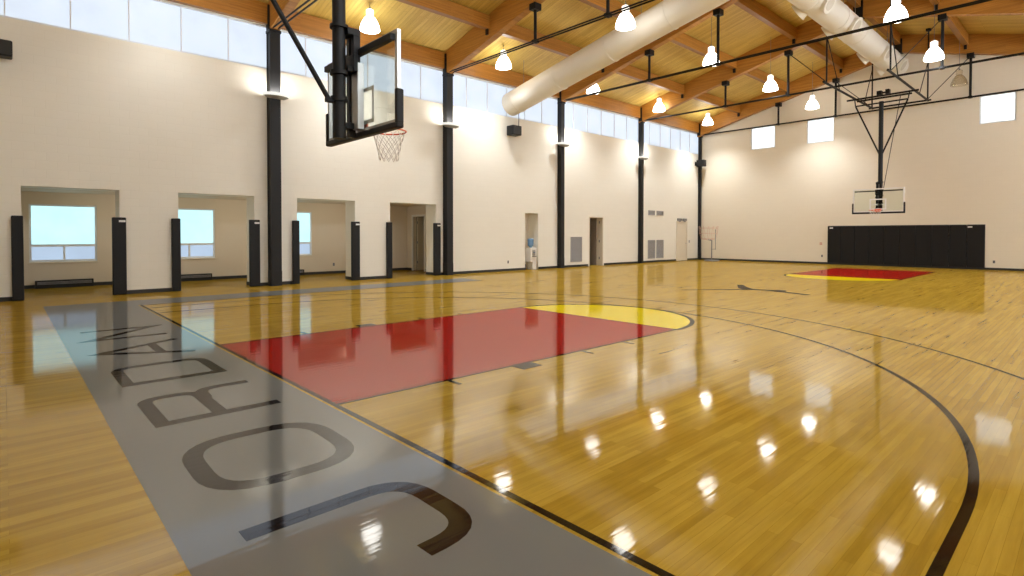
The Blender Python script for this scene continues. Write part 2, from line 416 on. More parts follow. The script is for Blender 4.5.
flat('red_lane', M['p_red'], [rect(-1.83, CL-5.79, 1.83, CL)], Z1, 'deep red painted lane at the far end')
flat('yellow_half_circle', M['p_yellow'], [[(0, 5.79)]+arc(0, 5.79, 1.83, 0, PI)], Z1, 'yellow half circle capping the near lane')
flat('yellow_half_circle', M['p_yellow'], [[(0, CL-5.79)]+arc(0, CL-5.79, 1.83, PI, 2*PI)], Z1, 'yellow half circle capping the far lane')
flat('baseline', M['p_black'], [rect(-7.7, -.05, 7.62, 0)], Z2)
flat('sideline', M['p_black'], [rect(-7.66, 0, -7.62, 9.6)], Z2)
def lane_lines(y0, s):
    p = []
    for x in (-1.83, 1.83): p.append(rect(x-.025, min(y0, y0+s*5.79), x+.025, max(y0, y0+s*5.79)))
    p.append(rect(-1.83, y0+s*5.79-.02, 1.83, y0+s*5.79+.02))
    p += ribbon(arc(0, y0+s*5.79, 1.85, 0, s*PI), .075)
    return p
flat('lane_line', M['p_black'], lane_lines(0, 1), Z2)
flat('lane_line', M['p_black'], lane_lines(CL, -1), Z2)
for sx in (-1, 1):
    for (a, c, w) in ((1.20, 1.25, .20), (2.13, 2.44, .20), (3.36, 3.41, .20), (4.27, 4.32, .20)):
        x0, x1 = sorted((sx*1.855, sx*(1.855+w))); flat('lane_mark', M['p_black'], [rect(x0, a, x1, c)], Z2)
flat('three_point_line', M['p_black'], ribbon([(6.03, 0)]+arc(0, 1.6, 6.03, 0, PI, 96)+[(-6.03, 0)], .055), Z2, 'black three point arc nearer the basket')
a0 = math.acos(7.0/7.28)
flat('three_point_line', M['p_black'], ribbon([(7.0, 0)]+arc(0, 1.6, 7.28, a0, PI-a0, 96)+[(-7.0, 0)], .05), Z2, 'black outer three point arc')
W = .125
letters = {
 'letter_j': [ribbon(rounded([(3.565, -1.33), (3.555, -.385), (4.285, -.385), (4.30, -.72)], [0, .27, .24, 0]), W)],
 'letter_o': [ribbon(rounded([(2.03, -1.27), (3.0, -1.29), (3.02, -.39), (2.05, -.38)], .36, True), W, True)],
 'letter_r': [ribbon([(1.37, -1.335), (1.37, -.355)], W), ribbon(rounded([(1.31, -1.28), (.50, -1.28), (.50, -.84), (1.31, -.84)], [0, .16, .2, 0]), .115), ribbon(rounded([(.80, -.82), (.44, -.80), (.44, -.35)], [0, .17, 0]), .115)],
 'letter_d': [ribbon([(-.22, -1.345), (-.22, -.37)], W), ribbon(rounded([(-.28, -1.29), (-1.11, -1.29), (-1.11, -.43), (-.28, -.43)], [0, .2, .2, 0]), W-.01)],
 'letter_a': [ribbon([(-2.77, -.36), (-2.20, -1.34), (-1.63, -.36)], .12), ribbon([(-2.53, -.70), (-1.87, -.70)], .11)],
 'letter_n': [ribbon([(-3.36, -.36), (-3.36, -1.33), (-4.31, -.37), (-4.31, -1.34)], .12)],
}
for k, q in letters.items(): flat(k, M['p_letter'], q, Z2)
# leaping figure at centre court
fig = [[(-1.12, 14.35), (-.95, 14.4), (-.62, 13.85), (-.2, 13.35), (-.3, 12.98), (-.66, 13.4)],
       [(-.35, 13.3), (.2, 13.42), (.78, 13.22), (1.46, 12.95), (1.42, 12.74), (.72, 13.02), (.2, 13.15), (-.3, 13.0)],
       [(-.3, 13.2), (-.8, 12.62), (-1.40, 11.75), (-1.46, 11.62), (-1.40, 11.60), (-.72, 12.45), (-.22, 12.98)],
       [(.18, 13.4), (.35, 13.62), (.60, 13.60), (.72, 13.3), (.5, 13.1)]]
flat('centre_court_logo', M['p_letter'], fig, Z2, 'thin dark leaping figure at centre court')

# ------------------------------------------------------------------ roof timber and trusses
STR = [-5.77, -2.93, 2.43, 5.27]
PUR = [-7.94, -5.28, -2.66, XC, 2.26, 4.78, 7.44]
tn = ['first timber roof truss from the camera, nearest the hanging backboard', 'second timber roof truss from the camera', 'third timber roof truss, in front of the round branch duct end', 'fourth timber roof truss, over the far court', 'last timber roof truss, against the far gable wall']
tn[2] = 'third timber roof truss, just past the round branch duct'
for i, y in enumerate(COLY):
    t = thing('roof_truss', tn[i]+', with black tie rods', 'roof truss', (XC, y, 7.6), 'timber roof trusses')
    for s in (-1, 1):
        xe = XL if s < 0 else XR
        x0, x1 = sorted((xe+(.02 if s < 0 else -.02), XC))
        MB().prism([(x0, zb(x0)), (x1, zb(x1)), (x1, zd(x1)-.01), (x0, zd(x0)-.01)], 'y', y-.13, y+.13).build('rafter', M['rafter'], t)
    for dy in (-.07, .07):
        MB().tube((XL+.32, y+dy, 7.64), (XR-.32, y+dy, 7.64), .026, 8).build('tie_rod', M['black'], t)
    for x in STR:
        if i == 2 and x == 2.43: continue
        st = MB().tube((x, y, 7.58), (x, y, zb(x)), .05, 10).box(x-.07, y-.10, 7.60, x+.07, y+.10, 7.68).build('strut', M['black'], t)
        MB().box(x-.13, y-.15, zb(x)-.17, x+.13, y+.15, zb(x)+.03, .01).build('bracket', M['black'], st)
    MB().box(XC-.17, y-.16, zb(XC)-.05, XC+.17, y+.16, zb(XC)+.62, .01).build('ridge_plate', M['black'], t)
    for x in PUR:
        if x == XC: continue
        for dy in ((-1, 1) if i < 4 else (-1,)):
            ya, yb = sorted((y+dy*.13, y+dy*.19))
            MB().box(x-.055, ya, zd(x)-.68, x+.05, yb, zd(x)-.24).build('joist_hanger', M['black'], t)
    for s in (-1, 1):
        xe = XL+.04 if s < 0 else XR-.04
        x0, x1 = sorted((xe, xe-s*.20))
        MB().box(x0, y-.17, 7.60, x1, y+.17, 8.33, .01).build('end_shoe', M['black'], t)
bays = [YB]+COLY
bn = ['over the near basket', 'between the first and second trusses', 'between the second and third trusses', 'between the third and fourth trusses', 'between the fourth and last trusses']
pn = ['lowest on the left slope', 'middle one of the left slope', 'upper one of the left slope', 'at the ridge', 'upper one of the right slope', 'middle one of the right slope', 'lowest on the right slope']
for bi in range(5):
    y0 = bays[bi]+(.13 if bi else 0); y1 = bays[bi+1]-.13
    for pi, x in enumerate(PUR):
        top = min(zd(x-.1), zd(x+.1))-.005
        o = MB().box(x-.1, y0, top-.46, x+.1, y1, top).build('purlin', M['purlin'])
        tag(o, 'timber purlin %s, %s' % (bn[bi], pn[pi]), 'roof beam', 'timber purlins under the roof deck')
    for s, nm in ((-1, 'above the left clerestory windows'), (1, 'above the right clerestory windows')):
        xa, xb = (XL+.005, XL+.16) if s < 0 else (XR-.16, XR-.005)
        o = MB().box(xa, y0, C1, xb, y1, zd(XL+.16)-.05 if s < 0 else zd(XR)-.02).build('eave_beam', M['purlin'])
        tag(o, 'orange timber eave beam %s, %s' % (nm, bn[bi]), 'roof beam', 'timber eave beams above the windows')

# steel columns
HWC = [.15, .135, .115, .10, .07]; DPC = [.30, .28, .23, .21, .16]
cn = ['widest looking black steel column, left of the near basket', 'black steel column right of the fourth wall opening', 'black steel column between the water niche and the grey louvre', 'black steel column left of the paired grey louvres', 'thin black steel column in the far left corner']
for i, y in enumerate(COLY):
    hw, dp = HWC[i], DPC[i]
    if i == 4: y = 29.40
    t = thing('steel_column', cn[i], 'column', (XL+dp/2, y, 0), 'black steel columns on the left wall')
    b = MB().box(XL, y-hw, 0, XL+.025, y+hw, 7.6).box(XL+dp-.025, y-hw, 0, XL+dp, y+hw, 7.6).box(XL+.025, y-hw+.02, 0, XL+dp-.025, y+hw-.02, 7.6)
    b.build('shaft', M['column'], t)
    MB().box(XL, y-hw-.006, 0, XL+dp+.006, y+hw+.006, .45, .004).build('base_casing', M['column'], t)
    MB().box(XL, y-hw-.02, 7.52, XL+dp+.04, min(y+hw+.02, YF-.001), 7.60, .005).build('cap_plate', M['black'], t)
for i, y in enumerate(COLY):
    o = MB().box(XR-.30, y-.15, 0, XR-.275, y+.15, 7.6).box(XR-.025, y-.15, 0, XR, y+.15, 7.6).box(XR-.275, y-.125, 0, XR-.025, y+.125, 7.6).build('steel_column', M['column'])
    tag(o, 'black steel column on the right wall, %s from the camera' % ORD[i], 'column', 'black steel columns on the right wall')

# sconces
sn = ['lit uplight sconce on the column left of the near basket', 'lit uplight sconce on the column right of the near basket', 'lit uplight sconce on the column between the water niche and louvre', 'lit uplight sconce on the column left of the paired louvres']
for i, y in enumerate(COLY[:4]):
    t = thing('wall_sconce', sn[i], 'wall light', (XL+DPC[i]+.01, y, 5.60), 'uplight sconces on the columns')
    n = 20; x0 = XL+DPC[i]
    ring = lambda rx, ry, z: [(x0+.02+rx*math.sin(PI*k/n), y-ry*math.cos(PI*k/n), z) for k in range(n+1)]
    A = ring(.10, .24, 5.56); Bq = ring(.24, .37, 5.62); Cq = ring(.26, .40, 5.70); D = ring(.235, .375, 5.70); E2 = ring(.22, .36, 5.66)
    vs = A+Bq+Cq+D+E2; N = n+1; fs = []
    for k in (0, 3): fs += [(k*N+j, k*N+j+1, (k+1)*N+j+1, (k+1)*N+j) for j in range(n)]
    fs += [list(range(N))]
    gl = [(k*N+j, k*N+j+1, (k+1)*N+j+1, (k+1)*N+j) for k in (1, 2) for j in range(n)]
    MB().add(vs, gl).build('glowing_rim', M['sconce_glow'], t)
    MB().add(vs, fs).build('shade', M['sconce_shell'] if 'sconce_shell' in M else M.setdefault('sconce_shell', mat('sconce_shell', (.30, .29, .26), .35, .3, bump=(30, .0003))), t)
    MB().add([v for v in E2]+[(x0+.02, y, 5.66)], [(j, j+1, N) for j in range(n)]).add([(v[0], v[1], v[2]+.015) for v in E2]+[(x0+.02, y, 5.675)], [(j, j+1, N) for j in range(n)]).build('lens', M['sconce_glow'], t)
    ld = bpy.data.lights.new('sconce_light', 'AREA'); ld.shape = 'RECTANGLE'; ld.size = .25; ld.size_y = .6; ld.energy = 34; ld.color = (1, .97, .90)
    lo = bpy.data.objects.new('sconce_light', ld); COL.objects.link(lo); lo.parent = t
    lo.location = (.10, 0, .12); lo.rotation_euler = (0, math.radians(180-12), 0)

# ------------------------------------------------------------------ pendant lamps
def make_lamp(lit):
    t = thing('pendant_lamp', '', 'pendant lamp', (0, 0, 0), 'bell pendant lamps under the roof')
    prof = [(.300, -.26), (.305, -.245), (.292, -.16), (.262, -.06), (.215, .04), (.155, .13), (.105, .17), (.095, .19)]
    pr = prof+[(r-.012, z) for r, z in prof[::-1]]
    MB().lathe((0, 0, 0), pr, 28).build('shade', M['lamp_on'] if lit else M['lamp_off'], t)
    MB().lathe((0, 0, 0), [(.0, .40), (.07, .40), (.115, .37), (.118, .24), (.10, .19), (.09, .19), (0, .19)], 20).build('ballast_housing', M['lamp_cap'] if lit else M['lamp_off'], t)
    MB().tube((0, 0, .40), (0, 0, .46), .03, 10).build('hook', M['steel'], t)
    if lit:
        MB().lathe((0, 0, 0), [(0, .17), (.04, .16), (.06, .05), (.045, -.08), (0, -.10)], 14).build('bulb', M['lamp_on'], t)
    return t
M['lamp_cap'] = emis('lamp_cap_glow', (1.0, .95, .85), 2.2)
lamp0 = make_lamp(True); off0 = make_lamp(False)
ROWX = [-9.1, -3.52, 2.26, 8.0]; LY = [.9, 6.25, 11.85, 17.25, 22.6, 27.7]
ld = bpy.data.lights.new('lamp_light', 'SPOT'); ld.energy = 600; ld.color = (.97, .99, 1.0); ld.spot_size = math.radians(120); ld.spot_blend = 1.0; ld.shadow_soft_size = .22
ln = ld.copy(); ln.name = 'lamp_light_near'; ln.energy = 210
rown = ['in row by left wall', 'in row left of ridge duct', 'in row right of ridge duct', 'in row by right wall']
used = {'on': False}
for ri, x in enumerate(ROWX):
    for yi, y in enumerate(LY):
        lit = not (ri == 2 and yi == 5)
        if lit:
            c = lamp0 if not used['on'] else copy_tree(lamp0); used['on'] = True
            c['label'] = 'glowing white bell pendant lamp, %s from far wall %s' % (ORD[len(LY)-1-yi], rown[ri])
        else:
            c = off0; c['label'] = 'unlit clear bell pendant lamp before the far gable, right of the ridge duct'
        c.location = (x, y, 8.15)
        w = MB().tube((x, y, 8.60), (x, y, zd(x)-(.51 if ri == 2 else 0)), .008, 6).build('suspension_wire', M['steel'], c)
        if lit:
            lo = bpy.data.objects.new('lamp_light', ln if yi == 0 else ld); COL.objects.link(lo); lo.parent = c; lo.location = (0, 0, -.22)

# ------------------------------------------------------------------ ducts
t = thing('ridge_duct', 'large cream round duct running along under the roof ridge', 'duct', (XC, 17, 9.0))
r = .47; zc = 9.5
MB().tube((XC, -2, zc), (XC, 28.95, zc), r, 32).build('duct_run', M['duct'], t)
for y in [2, 5, 8, 11, 14.8, 17.5, 20.2, 22.4, 25.6, 27.2, 28.4]:
    MB().tube((XC, y-.03, zc), (XC, y+.03, zc), r+.014, 32).build('joint_band', M['duct'], t)
for y in [3.5, 9.0, 18.0, 20.9, 25.3, 27.8]:
    for s in (-1, 1):
        d = Vector((s*.86, 0, -.51)); p = Vector((XC, y, zc))
        o = MB().tube(p+d*.36, p+d*.56, .27, 20, .30).tube(p+d*.56, p+d*.60, .32, 20).build('branch_collar', M['duct'], t)
        MB().tube(p+d*.60, p+d*.61, .22, 16).build('diffuser', M['ductband'], o)
for y in [4.0, 10.0, 15.5, 21.8, 26.4]:
    MB().tube((XC-.2, y, zc+.40), (XC-.2, y, zd(XC-.2)), .012, 6).tube((XC+.2, y, zc+.40), (XC+.2, y, zd(XC+.2)), .012, 6).build('hanger_rod', M['steel'], t)
t = thing('branch_duct', 'cream round duct sloping from the ridge down to the left clerestory', 'duct', (-5.6, 13.4, 7.4))
zz = lambda x: 8.0+.211*(x+5.36)
MB().tube((XL+.16, 13.4, zz(XL+.16)+.02), (-.66, 13.4, zz(-.66)), .485, 32).build('duct_run', M['duct'], t)
for x in (-9.9, -7.6, -5.2, -2.9):
    MB().tube((x-.025, 13.4, zz(x-.025)), (x+.025, 13.4, zz(x+.025)), .495, 32).build('joint_band', M['duct'], t)
for x in (-9.6, -4.0):
    MB().tube((x, 13.4, zz(x)+.4), (x, 13.4, zd(x)), .010, 6).build('hanger_rod', M['steel'], t)
MB().tube((XL+.30, 13.75, 6.1), (XL+.30, 13.75, 6.75), .015, 6).build('speaker_stub', M['black'], t).name = 'support_pin'

# ------------------------------------------------------------------ basketball goals
def goal(name, label, board_y, s, zbot, pole_y, pole_bottom, top_z, rail_y, brace, polew, H=1.07, XO=0.0):
    """s = +1 when the board faces +Y (near goal), -1 for the far goal"""
    t = thing(name, label, 'basketball hoop', (0+XO, board_y, zbot))
    hw = .93; y = board_y
    ya, yb = sorted((y, y-s*.05))
    # glass and its aluminium frame
    MB().box(XO-hw+.04, y-.008-s*.02, zbot+.06, XO+hw-.04, y+.008-s*.02, zbot+H).build('glass_panel', M['glass'], t)
    fr = MB()
    for sx in (-1, 1):
        xa, xb = sorted((XO+sx*(hw-.05), XO+sx*hw)); fr.box(xa, ya, zbot+.06, xb, yb, zbot+H+.03)
    fr.box(XO-hw+.05, ya, zbot+H-.015, XO+hw-.05, yb, zbot+H+.03).box(XO-hw+.05, ya, zbot+.06, XO+hw-.05, yb, zbot+.11)
    fr.build('frame', M['alu' if s > 0 else 'white'], t)
    # shooter's square painted on the glass face
    yf = y-s*.008; sq = MB(); y0, y1 = sorted((yf, yf+s*.003)); zq = zbot+.17
    for (a, c, d, e) in ((-.305, zq, -.255, zq+.46), (.255, zq, .305, zq+.46), (-.255, zq+.41, .255, zq+.46), (-.255, zq, .255, zq+.05)):
        sq.box(XO+a, y0, c, XO+d, y1, e)
    sq.build('target_square', M['label'], t)
    # bottom padding with upturned corners
    pa, pb = sorted((y+s*.025, y-s*.075)); ppad = MB().box(XO-hw-.03, pa, zbot, XO+hw+.03, pb, zbot+.075, .02)
    for sx in (-1, 1):
        xa, xb = sorted((XO+sx*(hw-.03), XO+sx*(hw+.03))); ppad.box(xa, pa, zbot+.05, xb, pb, zbot+.46, .02)
    ppad.build('edge_padding', M['vinyl'], t)
    # back arms: top rail and centre mount
    ar = MB(); k0, k1 = sorted((y-s*.055, y-s*.115))
    ar.box(XO-hw+.04, k0, zbot+H-.10, XO+hw-.04, k1, zbot+H-(.025 if s > 0 else .055))
    ar.build('back_rail', M['black'], t)
    if s < 0: MB().box(XO-.28, k0, zbot+.36, XO+.28, k1, zbot+.42).build('cross_bar', M['white'], t)
    k2, k3 = sorted((y-s*.055, y-s*.14))
    MB().box(XO+.0, k2, zbot+.09, XO+.14, k3, zbot+.92, .005).build('mount_plate', M['alu' if s > 0 else 'black'], t)
    # mast with height adjuster between mast and board
    ms = MB().tube((XO, pole_y, pole_bottom), (XO, pole_y, top_z), polew, 20).tube((XO, pole_y, zbot+.75), (XO, pole_y, zbot+.80), polew+.03, 20).tube((XO, pole_y, zbot+.42), (XO, pole_y, zbot+.48), polew+.025, 20)
    ms.tube((XO, pole_y, zbot+1.33), (XO, pole_y, zbot+1.37), polew+.03, 20)
    ms.build('mast', M['black'], t)
    gy = pole_y+s*(polew+.11); g0, g1 = sorted((gy-.045, gy+.045))
    ad = MB().box(XO-.10, g0, zbot+.0, XO-.03, g1, zbot+1.30).box(XO+.03, g0, zbot+.86, XO+.10, g1, zbot+1.30)
    h0, h1 = sorted((pole_y+s*polew*.8, gy+s*.04)); ad.box(XO-.11, h0, zbot+1.26, XO+.11, h1, zbot+1.34).box(XO-.11, h0, zbot+.10, XO+.04, h1, zbot+.17).box(XO-.11, h0, zbot+.80, XO+.11, h1, zbot+.86)
    ad.build('height_adjuster', M['black'], t)
    MB().tube((XO, gy, zbot+.15), (XO, gy, zbot+.85), .022, 10).tube((XO, gy, zbot+.85), (XO, gy, zbot+1.26), .012, 8).build('screw_shaft', M['alu'], t)
    l0, l1 = sorted((gy, y-s*.12)); lk = MB()
    for zz_ in (zbot+.18, zbot+.66): lk.box(XO-.13, l0, zz_, XO-.10, l1, zz_+.07).box(XO+.10, l0, zz_, XO+.13, l1, zz_+.07)
    lk.box(XO-.14, *sorted((y-s*.13, y-s*.19))[:1], zbot+.80, XO+.14, sorted((y-s*.13, y-s*.19))[1], zbot+1.02, .01)
    lk.build('link_arm', M['black'], t)
    # rim, net
    rz = zbot+.14; ry = y+s*(.15+.23); R = .2286
    rim = MB().path([(XO+R*math.cos(2*PI*i/32), ry+R*math.sin(2*PI*i/32), rz) for i in range(32)], .010, 8, True)
    q0, q1 = sorted((y-s*.005, y+s*.16)); rim.box(XO-.07, q0, rz-.055, XO+.07, q1, rz-.015, .004).box(XO-.11, *sorted((y-s*.005, y+s*.02))[:1], rz-.10, XO+.11, sorted((y-s*.005, y+s*.02))[1], rz+.06, .004)
    for sx in (-1, 1): rim.tube((XO+sx*.10, y+s*.01, rz-.06), (XO+sx*.17, ry-s*.15, rz-.008), .008, 6)
    ro = rim.build('rim', M['rim'], t)
    nt = MB(); n = 12; lev = 6; hh = .38
    def rad(f): return R*(1-.48*f**.7)*(1 if f < .85 else 1.04)
    for i in range(n):
        for d in (-1, 1):
            pts = []
            for k in range(lev*2+1):
                f = k/(lev*2); a = 2*PI*(i+d*.5*k/1.0/1.0*.5)/n
                pts.append((XO+rad(f)*math.cos(a), ry+rad(f)*math.sin(a), rz-.01-f*hh))
            nt.path(pts, .0045, 4)
    nt.build('net', M['net'], ro)
    # V braces
    if brace == 'V':
        for sx in (-1, 1):
            MB().tube((XO+sx*polew*.7, pole_y, 5.0), (XO+sx*.94, pole_y-.05, top_z-.08), .032, 10).build('side_brace', M['black'], t)
        MB().tube((XO+.11, pole_y, 3.45), (XO+.62, pole_y+.3, 7.42), .014, 6).build('pull_cable', M['black'], t)
    else:
        MB().tube((XO, .77, 3.20), (XO, .77-2.72, 3.20+4.2), .030, 12).box(XO-.03, .72, 3.17, XO+.03, pole_y-.05, 3.23, .01).build('back_brace', M['black'], t)
        for sx in (-1, 1):
            MB().tube((XO+sx*polew*.7, pole_y, 5.4), (XO+sx*.94, pole_y-.05, top_z-.08), .032, 10).build('side_brace', M['black'], t)
    # overhead rails and cross pipes
    y0, y1 = rail_y; rz_ = 7.55; rl = []
    for sx in (-1, 1):
        MB().tube((XO+sx*1.07, y0-.35, rz_), (XO+sx*1.07, y1+.1, rz_), .045, 12).build('overhead_rail', M['black'], t)
    for yy, dz, ex in ((pole_y, -.10, 1.30), (y1, .0, 1.2), (pole_y+.35, -.12, 1.0)):
        MB().tube((XO-ex, yy, rz_+dz), (XO+ex, yy, rz_+dz), .04, 12).build('cross_pipe', M['black'], t)
    MB().tube((XO-.95, pole_y-.05, top_z-.06), (XO+.95, pole_y-.05, top_z-.06), .03, 10).build('hinge_pipe', M['black'], t)
    for sx in (-1, 1):
        MB().tube((XO+sx*.95, pole_y-.05, top_z-.06), (XO+sx*1.0, pole_y, rz_-.06), .022, 8).build('hinge_link', M['black'], t)
    w = MB().box(XO-.22, pole_y+.15, rz_-.02, XO-.04, pole_y+.4, rz_+.16, .01).box(XO+.10, pole_y+.15, rz_-.02, XO+.24, pole_y+.4, rz_+.18, .01).box(XO-.04, pole_y+.22, rz_+.04, XO+.10, pole_y+.32, rz_+.10)
    w.build('winch', M['black'], t)
    # hangers up to the roof, sway braces
    for sx in (-1, 1):
        for yy in (y0, y1):
            x = XO+sx*1.07
            hg = MB().tube((x, yy, rz_), (x, yy, zd(x)), .030, 10).build('hanger_pipe', M['black'], t)
            MB().box(x-.09, yy-.09, zd(x)-.10-.9*0, x+.09, yy+.09, zd(x), .01).build('clamp', M['black'], hg)
            MB().tube((x, yy, zb(x)-.6), (x-sx*.05, yy+(1.4 if yy == y0 else -1.4), rz_), .018, 8).build('sway_rod', M['black'], t)
    return t
far = goal('basketball_hoop', 'far glass backboard and hoop hung from the roof before the black wall pads', 24.88, -1, 2.43, 25.22, 2.85, 7.2, (21.85, 28.15), 'V', .085, H=1.04, XO=.03)
for (p, q) in (((-2.93, 23.0, 9.45), (-1.06, 21.9, 7.62)), ((2.43, 23.0, 9.45), (1.12, 21.9, 7.62)), ((2.43, 29.1, 9.4), (1.12, 28.1, 7.6)), ((-2.93, 29.1, 9.4), (-1.06, 28.1, 7.6))):
    MB().tube(p, q, .016, 6).build('diagonal_brace', M['black'], far)
near = goal('basketball_hoop', 'large near glass backboard and hoop hanging on a thick black mast', 1.22, 1, 2.78, .90, 2.74, 7.45, (-1.9, 2.3), 'B', .082, H=1.12, XO=.0)

# ------------------------------------------------------------------ pads on the openings' corners
padn = ['left of the first wall opening, nearest the camera', 'right of the first wall opening', 'left of the second wall opening', 'right of the second wall opening', 'left of the third wall opening', 'right of the third wall opening', 'left of the fourth wall opening', 'right of the fourth wall opening']
k = 0
for a, c in OPEN:
    for side, yy, s in (('l', a, -1), ('r', c, 1)):
        t = thing('corner_pad', 'tall black corner pad '+padn[k], 'wall pad', (XL+.03, yy, 0), 'black corner pads on the wall openings'); k += 1
        y0, y1 = (yy-.18, yy+.03) if s < 0 else (yy-.17, yy+.125)
        MB().box(XL+.021, y0, .005, XL+.115, y1, 1.97, .02).build('cushion', M['vinyl'], t)
        MB().box(XL+.001, y0+.02, .11, XL+.021, y1-.02, 1.95).build('backer_board', M['rubber'], t)
        if s > 0: MB().box(XL+.115, yy-.03, 1.85, XL+.119, yy+.11, 1.90).build('tag', M['label'], t)
# far wall pads
n = 10; w = (2.99+3.30)/n
for i in range(n):
    x0 = -3.30+i*w
    t = thing('wall_pad', 'black vinyl wall pad behind the far hoop, %s from the left' % ORD[i], 'wall pad', (x0+w/2, YF-.04, .05), 'black wall pads behind the far hoop')
    MB().box(x0+.004, YF-.07, .10, x0+w-.004, YF-.015, 1.97, .018).build('cushion', M['vinyl'], t)
    MB().box(x0+.004, YF-.035, .06, x0+w-.004, YF-.005, 2.0).build('backer_board', M['rubber'], t)
    if i in (0, 9):
        xx = x0+.10 if i == 0 else x0+.03
        MB().box(xx, YF-.076, 1.86, xx+.16, YF-.07, 1.92).build('tag', M['label'], t)

# ------------------------------------------------------------------ louvres, doors, fixtures on the left wall
def louvre(name, label, y0, y1, z0, z1, nsl, vertical=False, group=None):
    t = thing(name, label, 'wall grille', (XL+.01, (y0+y1)/2, z0), group)
    fr = MB().box(XL, y0, z0, XL+.03, y0+.035, z1).box(XL, y1-.035, z0, XL+.03, y1, z1).box(XL, y0+.035, z0, XL+.03, y1-.035, z0+.035).box(XL, y0+.035, z1-.035, XL+.03, y1-.035, z1)
    fr.build('frame', M['grille'], t)
    MB().box(XL, y0+.03, z0+.03, XL+.006, y1-.03, z1-.03).build('backing', M['grilledark'], t)
    sl = MB(); h = (z1-z0-.07)/nsl
    for i in range(nsl):
        zz_ = z0+.035+i*h; sl.prism([(XL+.006, zz_+h*.75), (XL+.012, zz_+h*.8), (XL+.028, zz_+h*.12), (XL+.022, zz_+.0)], 'y', y0+.035, y1-.035)
    sl.build('louvre_blades', M['grille'], t)
louvre('return_grille', 'tall grey louvred grille beside the open doorway', 17.41, 18.22, .24, 1.43, 22)
louvre('return_grille', 'left one of the two tall grey grilles side by side', 23.86, 24.56, .21, 1.24, 20, group='paired tall grey grilles')
louvre('return_grille', 'right one of the two tall grey grilles side by side', 24.70, 25.41, .21, 1.24, 20, group='paired tall grey grilles')
louvre('supply_vent', 'left one of the two small high vents above the paired grilles', 23.88, 24.52, 2.62, 2.88, 6, group='small high vents')
louvre('supply_vent', 'right one of the two small high vents above the paired grilles', 24.70, 25.38, 2.62, 2.88, 6, group='small high vents')
# doorway 1 casing with leaf folded back
a, c = DOOR1
o = struct(MB().box(XL-.36, a, 0, XL+.02, a+.04, 2.42).box(XL-.36, c-.05, 0, XL+.02, c, 2.42).box(XL-.36, a+.04, 2.38, XL+.02, c-.05, 2.42).build('trim_20', M['cream'], auto=False))
for z in (.3, 1.15, 2.1): MB().box(XL-.22, c-.062, z, XL-.16, c-.05, z+.12).build('hinge', M['steel'], o)
struct(MB().box(XL-.70, a, 0, XL-.36, a+.03, 2.42).box(XL-.70, c-.08, 0, XL-.36, c, 2.42).box(XL-.70, a+.03, 2.34, XL-.36, c-.08, 2.42).build('trim_23', M['taupe'], auto=False))
o = MB().box(XL-1.62, c-.06, .01, XL-.72, c-.01, 2.36).build('door_1', M['taupe'], auto=False); struct(o)
MB().tube((XL-1.55, c-.06, 1.02), (XL-1.55, c-.12, 1.02), .02, 8).tube((XL-1.55, c-.12, 1.02), (XL-1.43, c-.12, 1.02), .012, 8).build('lever_handle', M['alu'], o)
# door 2, closed cream door
a, c = DOOR2
d2 = struct(MB().box(XL, a+.05, .01, XL+.025, c-.05, 2.26, .004).build('door_2', M['cream'], auto=False))
MB().tube((XL+.025, c-.13, 1.02), (XL+.08, c-.13, 1.02), .018, 8).tube((XL+.08, c-.13, 1.02), (XL+.08, c-.26, 1.02), .012, 8).build('lever_handle', M['alu'], d2)
struct(MB().box(XL, a-.04, 0, XL+.04, a+.05, 2.34).box(XL, c-.05, 0, XL+.04, c+.04, 2.34).box(XL, a+.05, 2.27, XL+.04, c-.05, 2.34).build('trim_21', M['cream'], auto=False))
for i, (p, q) in enumerate(((26.90, 27.35), (27.50, 27.92))):
    o = MB().box(XL, p, 2.36, XL+.07, q, 2.50, .01).box(XL, p+.1, 2.30, XL+.05, q-.1, 2.36, .01).build('door_sensor', M['steel'])
    tag(o, 'small dark box above the closed cream door, %s one' % ('left', 'right')[i], 'sensor', 'dark boxes above the closed door')
# hallway end door frame
o = struct(MB().box(-13.68, 10.66, 0, -13.60, 10.72, 2.38).box(-12.75, 10.66, 0, -12.67, 10.72, 2.38).box(-13.60, 10.66, 2.30, -12.75, 10.72, 2.38).build('trim_22', M['white'], auto=False))
o = struct(MB().box(-13.58, 10.87, .01, -13.53, 11.7, 2.28).build('door_3', M['cream'], auto=False))
for z in (.3, 1.15, 2.0): MB().box(-13.6, 10.85, z, -13.53, 10.872, z+.1).build('hinge', M['steel'], o)

def outlet(x, y, z, ax, label, dark=True):
    t = thing('wall_outlet', label, 'outlet', (x, y, z-.06))
    if ax == 'x':
        MB().box(x, y-.04, z-.06, x+.008, y+.04, z+.06, .003).build('cover_plate', M['steel'], t)
        MB().box(x+.008, y-.02, z+.008, x+.012, y+.02, z+.04).box(x+.008, y-.02, z-.04, x+.012, y+.02, z-.008).build('socket', M['black'], t)
    else:
        MB().box(x-.04, y-.008, z-.06, x+.04, y, z+.06, .003).build('cover_plate', M['steel'], t)
        MB().box(x-.02, y-.012, z+.008, x+.02, y-.008, z+.04).box(x-.02, y-.012, z-.04, x+.02, y-.008, z-.008).build('socket', M['black'], t)
outlet(XL, 13.42, .38, 'x', 'dark outlet low on the left wall, left of the water niche')
outlet(HX, 7.34, .36, 'x', 'dark outlet low inside the third wall opening')
outlet(-3.57, YF, .42, 'y', 'dark outlet low on the far wall, left of the black pads')
outlet(3.29, YF, .36, 'y', 'dark outlet low on the far wall, right of the black pads')
t = thing('light_switch', 'small switch plate beside the closed cream door', 'switch', (XL, 28.30, 1.06))
MB().box(XL, 28.24, 1.06, XL+.01, 28.36, 1.20, .003).build('cover_plate', M['grille'], t)
